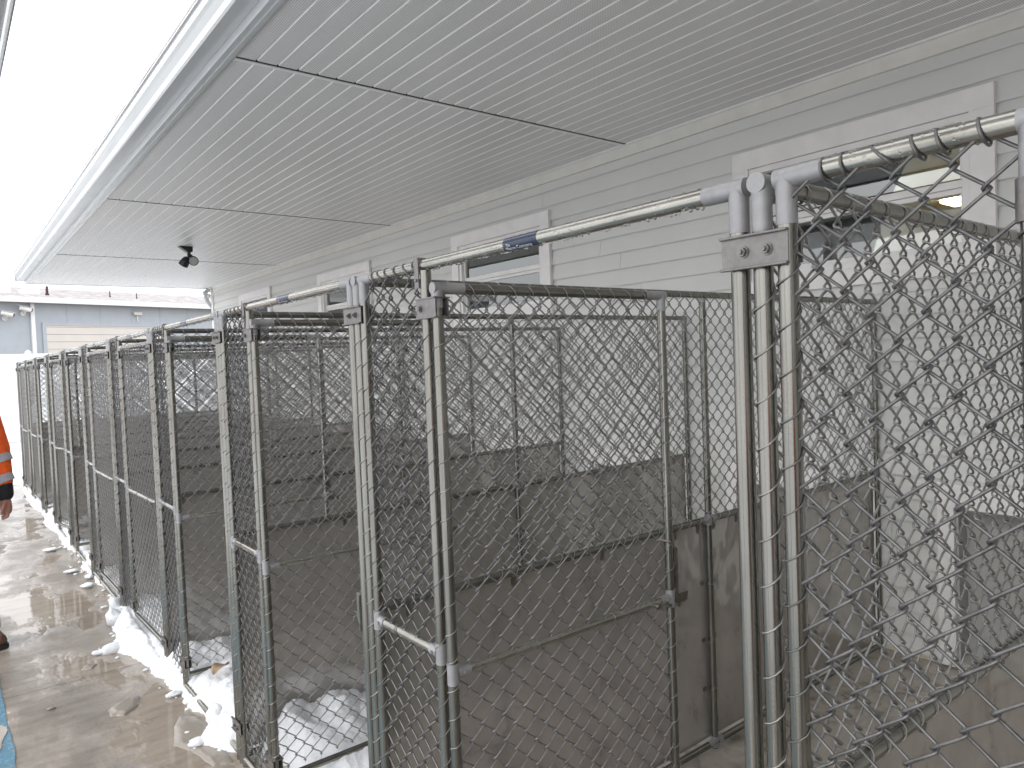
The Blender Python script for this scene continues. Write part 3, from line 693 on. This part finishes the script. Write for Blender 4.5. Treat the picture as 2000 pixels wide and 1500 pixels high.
# ------------------------------------------------------------------ ground
mb=MB(); mb.add([(-120,-120,0),(160,-120,0),(160,200,0),(-120,200,0)],[(0,1,2,3)]); tag(mb.build('ground',GROUND),kind='structure')
mb=MB(); mb.add([(XF+.02,-1.8,.004),(XW+.018,-1.8,.004),(XW+.018,13.2,.004),(XF+.02,13.2,.004)],[(0,1,2,3)]); tag(mb.build('kennel_floor',FLOOR),kind='structure')
# control joints in the walkway: narrow tooled grooves seen as dark lines
mb=MB()
for y in (1.4,4.42,7.4,10.4):
    pts=[(-.3+i*.1,y+.006*math.sin(i*1.3),.0015) for i in range(12)]
    mb.add([(p[0],p[1]-.0015,.003) for p in pts]+[(p[0],p[1]+.0015,.003) for p in pts],[(i,i+1,len(pts)+i+1,len(pts)+i) for i in range(len(pts)-1)])
tag(mb.build('pavement_joint',DARKGAP),kind='structure')
# worn blue paint along the left edge of the walkway
mb=MB(); n=90; vs=[];fs=[]
for i in range(n+1):
    y=1.0+i*(4.9/n); e=.165+.012*noise.noise(Vector((y*3,0,0)))+.006*noise.noise(Vector((y*14,2,0)))
    vs+=[(-.9,y,.004),(e,y,.004)]
    if i<n: fs.append((2*i,2*i+1,2*i+3,2*i+2))
mb.add(vs,fs); tag(mb.build('painted_border',BLUE),kind='structure')
mb=MB(); mb.add([(.10+.05*math.cos(a)*(1+.3*math.sin(3*a)),3.97+.16*math.sin(a),.007) for a in [2*math.pi*i/24 for i in range(24)]],[tuple(range(24))])
tag(mb.build('bare_patch',FLOOR),kind='structure')
# far snow covered ground
def snowgrid(name,x0,x1,y0,y1,dx,dy,fn,mat=SNOW):
    nx=int((x1-x0)/dx); ny=int((y1-y0)/dy); hts={}; vs=[]; idx={}; fs=[]
    for i in range(nx+1):
        for j in range(ny+1):
            x=x0+i*dx; y=y0+j*dy; hts[i,j]=fn(x,y)
    def vid(i,j):
        if (i,j) not in idx: idx[i,j]=len(vs); vs.append((x0+i*dx,y0+j*dy,max(hts[i,j],-.01)))
        return idx[i,j]
    for i in range(nx):
        for j in range(ny):
            if max(hts[i,j],hts[i+1,j],hts[i,j+1],hts[i+1,j+1])>.0: fs.append((vid(i,j),vid(i+1,j),vid(i+1,j+1),vid(i,j+1)))
    mb=MB(); mb.add(vs,fs,True); return mb.build(name,mat)
def farsnow(x,y):
    e=14.3+1.1*noise.noise(Vector((x*.8,3,0)))+.5*noise.noise(Vector((x*3,7,0)))
    if x>XF-.1: e=13.4
    return min(.09,(y-e)*.12)+.03*noise.noise(Vector((x*1.3,y*1.3,1)))+.01*noise.noise(Vector((x*6,y*6,1)))
tag(snowgrid('snow_ground',-6,13,12.6,20.98,.12,.12,farsnow),kind='structure')
tag(snowgrid('added_bounce_snow',-14,-1.2,-9,12.6,.2,.2,lambda x,y:min(.12,(-1.45+.6*min(1,max(0,y-5))-x)*.3)+.04*noise.noise(Vector((x*1.1,y*1.1,4)))),kind='structure')  # unseen snow at the left, added to bounce light up to the soffit
# ------------------------------------------------------------------ snow in and in front of the kennels
EDGE=[(2.35,1.12),(2.7,1.03),(3.0,.97),(3.1,.90),(3.27,.80),(3.34,.86),(3.52,.885),(3.78,.85),(4.07,.84),(4.4,.80),(4.58,.76),(4.77,.70),(4.9,.76),(5.28,.80),(5.6,.84),(5.85,.87),(6.1,.91),(6.34,.87),(6.7,.88),(6.96,.84),(7.3,.9),(7.7,.88),(8.1,.83),(8.6,.88),(9.2,.82),(10,.87),(11,.82),(12.6,.86)]
def lerp(T,y):
    if y<=T[0][0]: return T[0][1]
    for (a,b),(c,d) in zip(T,T[1:]):
        if y<=c: return b+(d-b)*(y-a)/(c-a)
    return T[-1][1]
AMP=[(1.9,-.08),(2.2,-.03),(2.45,.05),(2.8,.11),(2.98,.14),(3.03,.085),(3.3,.10),(3.6,.09),(3.95,.08),(4.15,.11),(4.25,.07),(4.6,.09),(5.0,.10),(5.3,.08),(5.6,.055),(5.9,.03),(6.3,.07),(6.7,.05),(6.95,.09),(7.4,.03),(7.8,.05),(8.4,.08),(9,.05),(10,.08),(11.2,.06),(12.6,.08)]
INNER=[(2.0,1.5),(2.8,1.75),(3.0,1.85),(3.05,1.35),(4.2,1.6),(4.3,1.3),(5.4,1.5),(6,1.25),(12,1.4)]
def nearsnow(x,y):
    e=lerp(EDGE,y)+.025*noise.noise(Vector((x*2,y*9,2)))+.018*noise.noise(Vector((x*20,y*22,5)))
    A=lerp(AMP,y); I=lerp(INNER,y)+.12*noise.noise(Vector((0,y*3,9)))
    if A<=0: return -.05
    rise=min(1,max(-.3,(x-e)/.09)); fall=min(1,max(-.3,(I-x)/.35))
    s=min(rise,fall)
    if s<=0: return s*.1
    s=s**.55
    n=.42*noise.noise(Vector((x*6,y*5,1)))+.2*noise.noise(Vector((x*13,y*12,3)))+.08*noise.noise(Vector((x*38,y*38,4)))
    if XF-.03<x<XF+.03: s*=.8
    return 1.3*A*s*(1+n*.9)+.006*noise.noise(Vector((x*90,y*90,4)))-.006
s=snowgrid('snow',.60,2.0,2.1,12.7,.0115,.0115,nearsnow); tag(s,'clumpy white snow banked along and inside the kennel fronts','snow',kind='stuff')
# loose snow lumps and slush rims
rnd=random.Random(12)
mb=MB()
def lump(mb,c,r,sq,seed):
    n,m=14,9; o=len(mb.v); k0=MB(); k0.ball((0,0,0),1,n,m)
    vs=[]
    for p in k0.v:
        v=Vector(p); d=1+.35*noise.noise(v*1.3+Vector((seed,0,0)))+.18*noise.noise(v*3.5+Vector((0,seed,0))); v=v*d
        vs.append((c[0]+v.x*r*sq[0],c[1]+v.y*r*sq[1],max(c[2]+v.z*r*sq[2],.0)))
    mb.add(vs,k0.f,True)
for (x,y,r,sq) in ((.715,4.72,.055,(1.2,.55,.6)),(.64,4.74,.035,(1.3,.6,.5)),(.80,5.25,.07,(.7,1.2,.9)),(.86,5.55,.06,(.7,1.4,1)),(.83,3.86,.03,(1.4,.8,.5)),(.865,3.72,.02,(1,1,.6)),(.80,3.28,.04,(1.2,.8,.5)),(.90,3.42,.045,(.8,1.2,1.3)),(.80,6.33,.045,(1,1.2,.4)),(.76,6.9,.04,(1.2,1,.4)),(.85,6.6,.03,(1,1.3,.7)),(.72,7.9,.05,(1.2,1,.4))):
    lump(mb,(x,y,r*sq[2]*.6),r,sq,x*31+y)
for i in range(46):
    y=rnd.uniform(3.1,8.5); x=lerp(EDGE,y)-rnd.uniform(.0,.05)-(.05 if rnd.random()<.15 else 0); r=rnd.uniform(.003,.014); lump(mb,(x,y,r*.3),r,(1.1,1,.6),i)
tag(mb.build('snow_lumps',SNOW),'loose snow lumps fallen on the wet concrete beside the kennels','snow',kind='stuff')
def slush(name,pts,h,label,mat=ICE):
    mb=MB(); n=len(pts); cx=sum(p[0] for p in pts)/n; cy=sum(p[1] for p in pts)/n; fine=[]
    for i in range(n):
        a=Vector((*pts[i],0)); b=Vector((*pts[(i+1)%n],0))
        for k in range(6):
            p=a.lerp(b,k/6); q=.006*noise.noise(p*60); fine.append((p.x+q,p.y+q*1.4))
    m=len(fine); vs=[(x,y,0) for x,y in fine]+[(cx+(x-cx)*.95,cy+(y-cy)*.95,h) for x,y in fine]+[(cx+(x-cx)*.5,cy+(y-cy)*.5,h*1.15) for x,y in fine]+[(cx,cy,h)]
    fs=[(i,(i+1)%m,m+(i+1)%m,m+i) for i in range(m)]+[(m+i,m+(i+1)%m,2*m+(i+1)%m,2*m+i) for i in range(m)]+[(2*m+i,2*m+(i+1)%m,3*m) for i in range(m)]
    mb.add(vs,fs,True); return tag(mb.build(name,mat),label,'ice')
slush('ice_patch',[(.545,3.84),(.60,3.80),(.665,3.86),(.70,3.97),(.67,4.02),(.60,3.97),(.55,3.91)],.007,'flat oval of grey slush in the middle of the wet walkway')
slush('ice_patch',[(.71,3.35),(.76,3.22),(.79,3.05),(.86,3.02),(.88,3.3),(.86,3.55),(.80,3.62),(.75,3.52)],.005,'ragged sheet of wet slush at the foot of the third full kennel front')
slush('ice_patch',[(.52,4.56),(.57,4.53),(.60,4.58),(.56,4.62)],.005,'small slush oval below the snow lumps on the walkway')
# dead leaf lying on the snow
mb=MB(); vs=[];fs=[]; nn=10
for i in range(nn+1):
    t_=i/nn; w_=.028*math.sin(math.pi*min(1,t_*1.15+.02))**.7 if t_<.87 else .003
    for j in range(5): vs.append(((j/4-.5)*2*w_,t_*.10-.05,.008*math.sin(j*1.5+t_*4)+.01*math.sin(t_*5)))
for i in range(nn):
    for j in range(4): a=i*5+j; fs.append((a,a+1,a+6,a+5))
mb.add(vs,fs,True); mb.add([(x,y,z-.002) for x,y,z in vs],[f[::-1] for f in fs],True)
o=mb.build('dead_leaf',LEAF,None,(1.02,3.72,.135),R(-50)); o.rotation_euler=(.2,.1,R(-60)); o.scale=(1.1,1.1,1.1); tag(o,'tan dead leaf lying on the snow just inside the third kennel','leaf')
# small pebble on the walkway
mb=MB(); lump(mb,(.34,4.13,.004),.013,(1.5,.7,.5),3); tag(mb.build('pebble',ICE),'small grey pebble on the wet concrete near the blue paint','pebble')
# ------------------------------------------------------------------ people
def remesh(name,chains,mat,parent,vox=.008,smooth=2,mods=True):
    mb=MB()
    for pts,rad in chains:
        # sample capsules densely so the voxel union is smooth
        P=[Vector(p) for p in pts]
        for i in range(len(P)-1):
            n=max(2,int((P[i+1]-P[i]).length/.012))
            for k in range(n+1):
                t_=k/n; c=P[i].lerp(P[i+1],t_); r=rad[i]+(rad[i+1]-rad[i])*t_
                rr=(r,r,r) if not isinstance(rad[i],tuple) else None
                mb.ball(c,r,10,7)
    o=mb.build(name,mat,parent)
    m=o.modifiers.new('remesh','REMESH'); m.mode='VOXEL'; m.voxel_size=vox; m.use_smooth_shade=True
    if smooth: s_=o.modifiers.new('smooth','SMOOTH'); s_.factor=.5; s_.iterations=smooth
    dg=bpy.context.evaluated_depsgraph_get(); me=bpy.data.meshes.new_from_object(o.evaluated_get(dg)); old=o.data; o.modifiers.clear(); o.data=me; me.name=name
    if not me.materials: me.materials.append(mat)
    for p in me.polygons: p.use_smooth=True
    return o
def person_parts(root):
    # local frame: +x is the person's visible side, faces -y (toward the camera)
    ch=[]; hd=(0,-.02,1.66)
    ch.append(([(0,0,1.60),(0,-.015,1.68),(0,-.01,1.73)],[.075,.088,.080])); ch.append(([(0,-.045,1.60),(0,-.055,1.575)],[.05,.035]))
    ch.append(([(0,-.095,1.655),(0,-.115,1.625)],[.012,.016])); ch.append(([(0,.01,1.40),(0,0,1.58)],[.062,.055]))
    for s in(-1,1): ch.append(([(s*.085,0,1.65),(s*.09,0,1.62)],[.016,.012]))
    ch.append(([(0,0,.95),(0,0,1.15),(0,.01,1.38)],[.13,.125,.12])); ch.append(([(-.15,.01,1.42),(.15,.01,1.42)],[.06,.06]))
    for s in(-1,1):
        ch.append(([(s*.17,.01,1.42),(s*.235,.0,1.15),(s*.245,-.045,.90)],[.055,.042,.028]))
        # hand: palm, four curled fingers of different length, thumb
        w=Vector((s*.245,-.045,.885)); ch.append(([w,w+Vector((0,-.006,-.035)),w+Vector((0,-.012,-.075))],[.026,.033,.034]))
        for q,(dy,ln) in enumerate(((-.030,.036),(-.010,.041),(.010,.038),(.028,.030))):
            b=w+Vector((0,-.012+dy,-.085)); k1=b+Vector((s*.004,-.003,-ln*.75)); k2=k1+Vector((-s*.026,0,-ln*.35)); ch.append(([b,k1],[.0105,.0095])); ch.append(([k1,k2],[.0095,.0085]))
        tb=w+Vector((-s*.012,-.04,-.03)); ch.append(([tb,tb+Vector((-s*.014,-.02,-.035)),tb+Vector((-s*.02,-.018,-.062))],[.013,.0115,.010]))
        ch.append(([(s*.09,0,.93),(s*.11,-.01,.50),(s*.12,.01,.10)],[.085,.06,.042])); ch.append(([(s*.12,.02,.06),(s*.14,-.12,.045)],[.035,.03]))
    body=remesh('body',ch,SKIN,root,.0075,2)
    ch=[([(0,0,.86),(0,0,1.1),(0,.01,1.36)],[.165,.16,.15]),([(-.15,.01,1.41),(.15,.01,1.41)],[.085,.085]),([(0,.01,1.42),(0,.01,1.50)],[.1,.075])]
    for s in(-1,1): ch.append(([(s*.16,.01,1.41),(s*.222,.0,1.17),(s*.236,-.03,.985)],[.088,.073,.060]))
    jk=remesh('jacket',ch,ORANGE,root,.010,2); jk['label']='orange high visibility jacket'
    for s in(-1,1): remesh('cuff',[([(s*.236,-.03,.985),(s*.244,-.043,.905)],[.056,.049])],BLKCL,root,.008,1)
    mb=MB()
    for s in(-1,1):
        for (zc_) in (1.115,.995):
            t_=(1.41-zc_)/(1.41-1.17) if zc_>1.17 else None
            if zc_<1.17: t_=(1.17-zc_)/(1.17-.985); c=Vector((s*.222,0,1.17)).lerp(Vector((s*.236,-.03,.985)),t_); r=.073+(.060-.073)*t_; d=(Vector((s*.236,-.03,.985))-Vector((s*.222,0,1.17))).normalized()
            ts=Matrix.Rotation(s*R(-13),3,'Y')@d; mb.cyl(c-ts*.024,c+ts*.024,r+.0035,28,False)
        mb.tube([(s*.10,-.135,1.30),(s*.10,-.168,1.1),(s*.10,-.166,.9)],.02,8)
    for z_ in (.93,1.10): mb.cyl((0,0,z_-.025),(0,0,z_+.025),.171,36,False)
    mb.build('reflective_tape',REFL,root)
    ch=[([(-.05,0,.92),(.05,0,.92)],[.135,.135])]
    for s in(-1,1): ch.append(([(s*.09,0,.90),(s*.11,-.01,.50),(s*.12,.01,.10)],[.105,.08,.07]))
    remesh('trousers',ch,DENIM,root,.011,2)
    for s in(-1,1):
        a=R(12) if s>0 else R(-10); dr=Vector((math.sin(a),-math.cos(a),0)); h=Vector((s*.12,.03,0))
        b_=remesh('boot',[([h+Vector((0,0,.17)),h+Vector((0,0,.07))],[.052,.05]),([h+Vector((0,0,.055)),h+dr*.10+Vector((0,0,.055)),h+dr*.185+Vector((0,0,.047))],[.046,.047,.042])],BOOT,root,.008,1)
        mb=MB(); n=Vector((-dr.y,dr.x,0)); prof=[(-.05,.034),(0,.045),(.08,.044),(.15,.05),(.2,.044),(.232,.02)]
        ring_=[h+dr*p+n*q for p,q in prof]+[h+dr*p-n*q for p,q in prof[::-1]]
        k=len(ring_); mb.add([(v.x,v.y,.001) for v in ring_]+[(v.x,v.y,.024) for v in ring_],[(i,(i+1)%k,k+(i+1)%k,k+i) for i in range(k)]+[tuple(range(k))[::-1],tuple(range(k,2*k))])
        mb.build('sole',SOLE,b_)
    remesh('hair',[([(0,.02,1.70),(0,.0,1.755)],[.083,.075]),([(0,.05,1.62),(0,.05,1.70)],[.06,.07])],HAIR,root,.009,1)
    mb=MB()
    for s in(-1,1): mb.ball((s*.033,-.093,1.672),.012,10,8)
    mb.tube([(-.024,-.098,1.592),(0,-.103,1.590),(.024,-.098,1.592)],.005,6)
    mb.build('face_features',BLKCL,root)
pp=empty('person',(.028,5.42,0),R(4)); tag(pp,'person in orange hi-vis jacket with grey bands, arm hanging at the left edge','person'); person_parts(pp)
p2=pp.copy(); col.objects.link(p2); p2.location=(.03,-.44,0); p2.rotation_euler=(0,0,R(140)); p2['label']='second person in orange hi-vis jacket standing just behind the camera'
for c in list(pp.children):
    d=c.copy(); col.objects.link(d); d.parent=p2
    for e in c.children: f_=e.copy(); col.objects.link(f_); f_.parent=d
pp['group']=p2['group']='people in orange hi-vis jackets'
# ------------------------------------------------------------------ camera
F=Vector((math.sin(YAW)*math.cos(PIT),math.cos(YAW)*math.cos(PIT),-math.sin(PIT)))
Rv=Vector((math.cos(YAW),-math.sin(YAW),0)); U=Rv.cross(F)
R2=Rv*math.cos(ROLL)+U*math.sin(ROLL); U2=-Rv*math.sin(ROLL)+U*math.cos(ROLL)
cam=bpy.data.cameras.new('camera'); co=bpy.data.objects.new('camera',cam); col.objects.link(co)
m3=Matrix((R2,U2,-F)).transposed(); co.matrix_world=Matrix.Translation((0,0,CAMZ))@m3.to_4x4()
cam.sensor_width=36; cam.lens=FPX/2000*36; cam.clip_start=.02; cam.clip_end=600; scene.camera=co
# ------------------------------------------------------------------ light
w=bpy.data.worlds.new('World'); scene.world=w; w.use_nodes=True; nt=w.node_tree
bg=nt.nodes['Background']; sky=N(nt,'ShaderNodeTexSky',sky_type='NISHITA'); sky.sun_disc=False; sky.sun_elevation=R(40); sky.sun_rotation=R(270); sky.air_density=1; sky.dust_density=6; sky.ozone_density=1
hs=N(nt,'ShaderNodeHueSaturation'); hs.inputs['Saturation'].default_value=.12; L(nt,sky.outputs[0],hs.inputs['Color'])
mx=N(nt,'ShaderNodeMix',data_type='RGBA'); mx.inputs['Factor'].default_value=.75; L(nt,hs.outputs[0],mx.inputs['A']); mx.inputs['B'].default_value=(12,12.1,12.5,1)
L(nt,mx.outputs['Result'],bg.inputs['Color']); bg.inputs['Strength'].default_value=.12
sl=bpy.data.lights.new('sun','SUN'); sl.energy=.6; sl.angle=R(25); sl.color=(1,.985,.965); so=bpy.data.objects.new('sun',sl); col.objects.link(so)
so.rotation_euler=(0,-R(50),0); 
vs_=scene.view_settings; vs_.view_transform='Standard'; vs_.look='None'; vs_.gamma=1; vs_.exposure=.85; vs_.use_curve_mapping=False
scene.render.film_transparent=False
scene.cycles.max_bounces=10; scene.cycles.diffuse_bounces=5; scene.cycles.glossy_bounces=5; scene.cycles.transparent_max_bounces=16; scene.cycles.transmission_bounces=6
scene.cycles.use_denoising=True
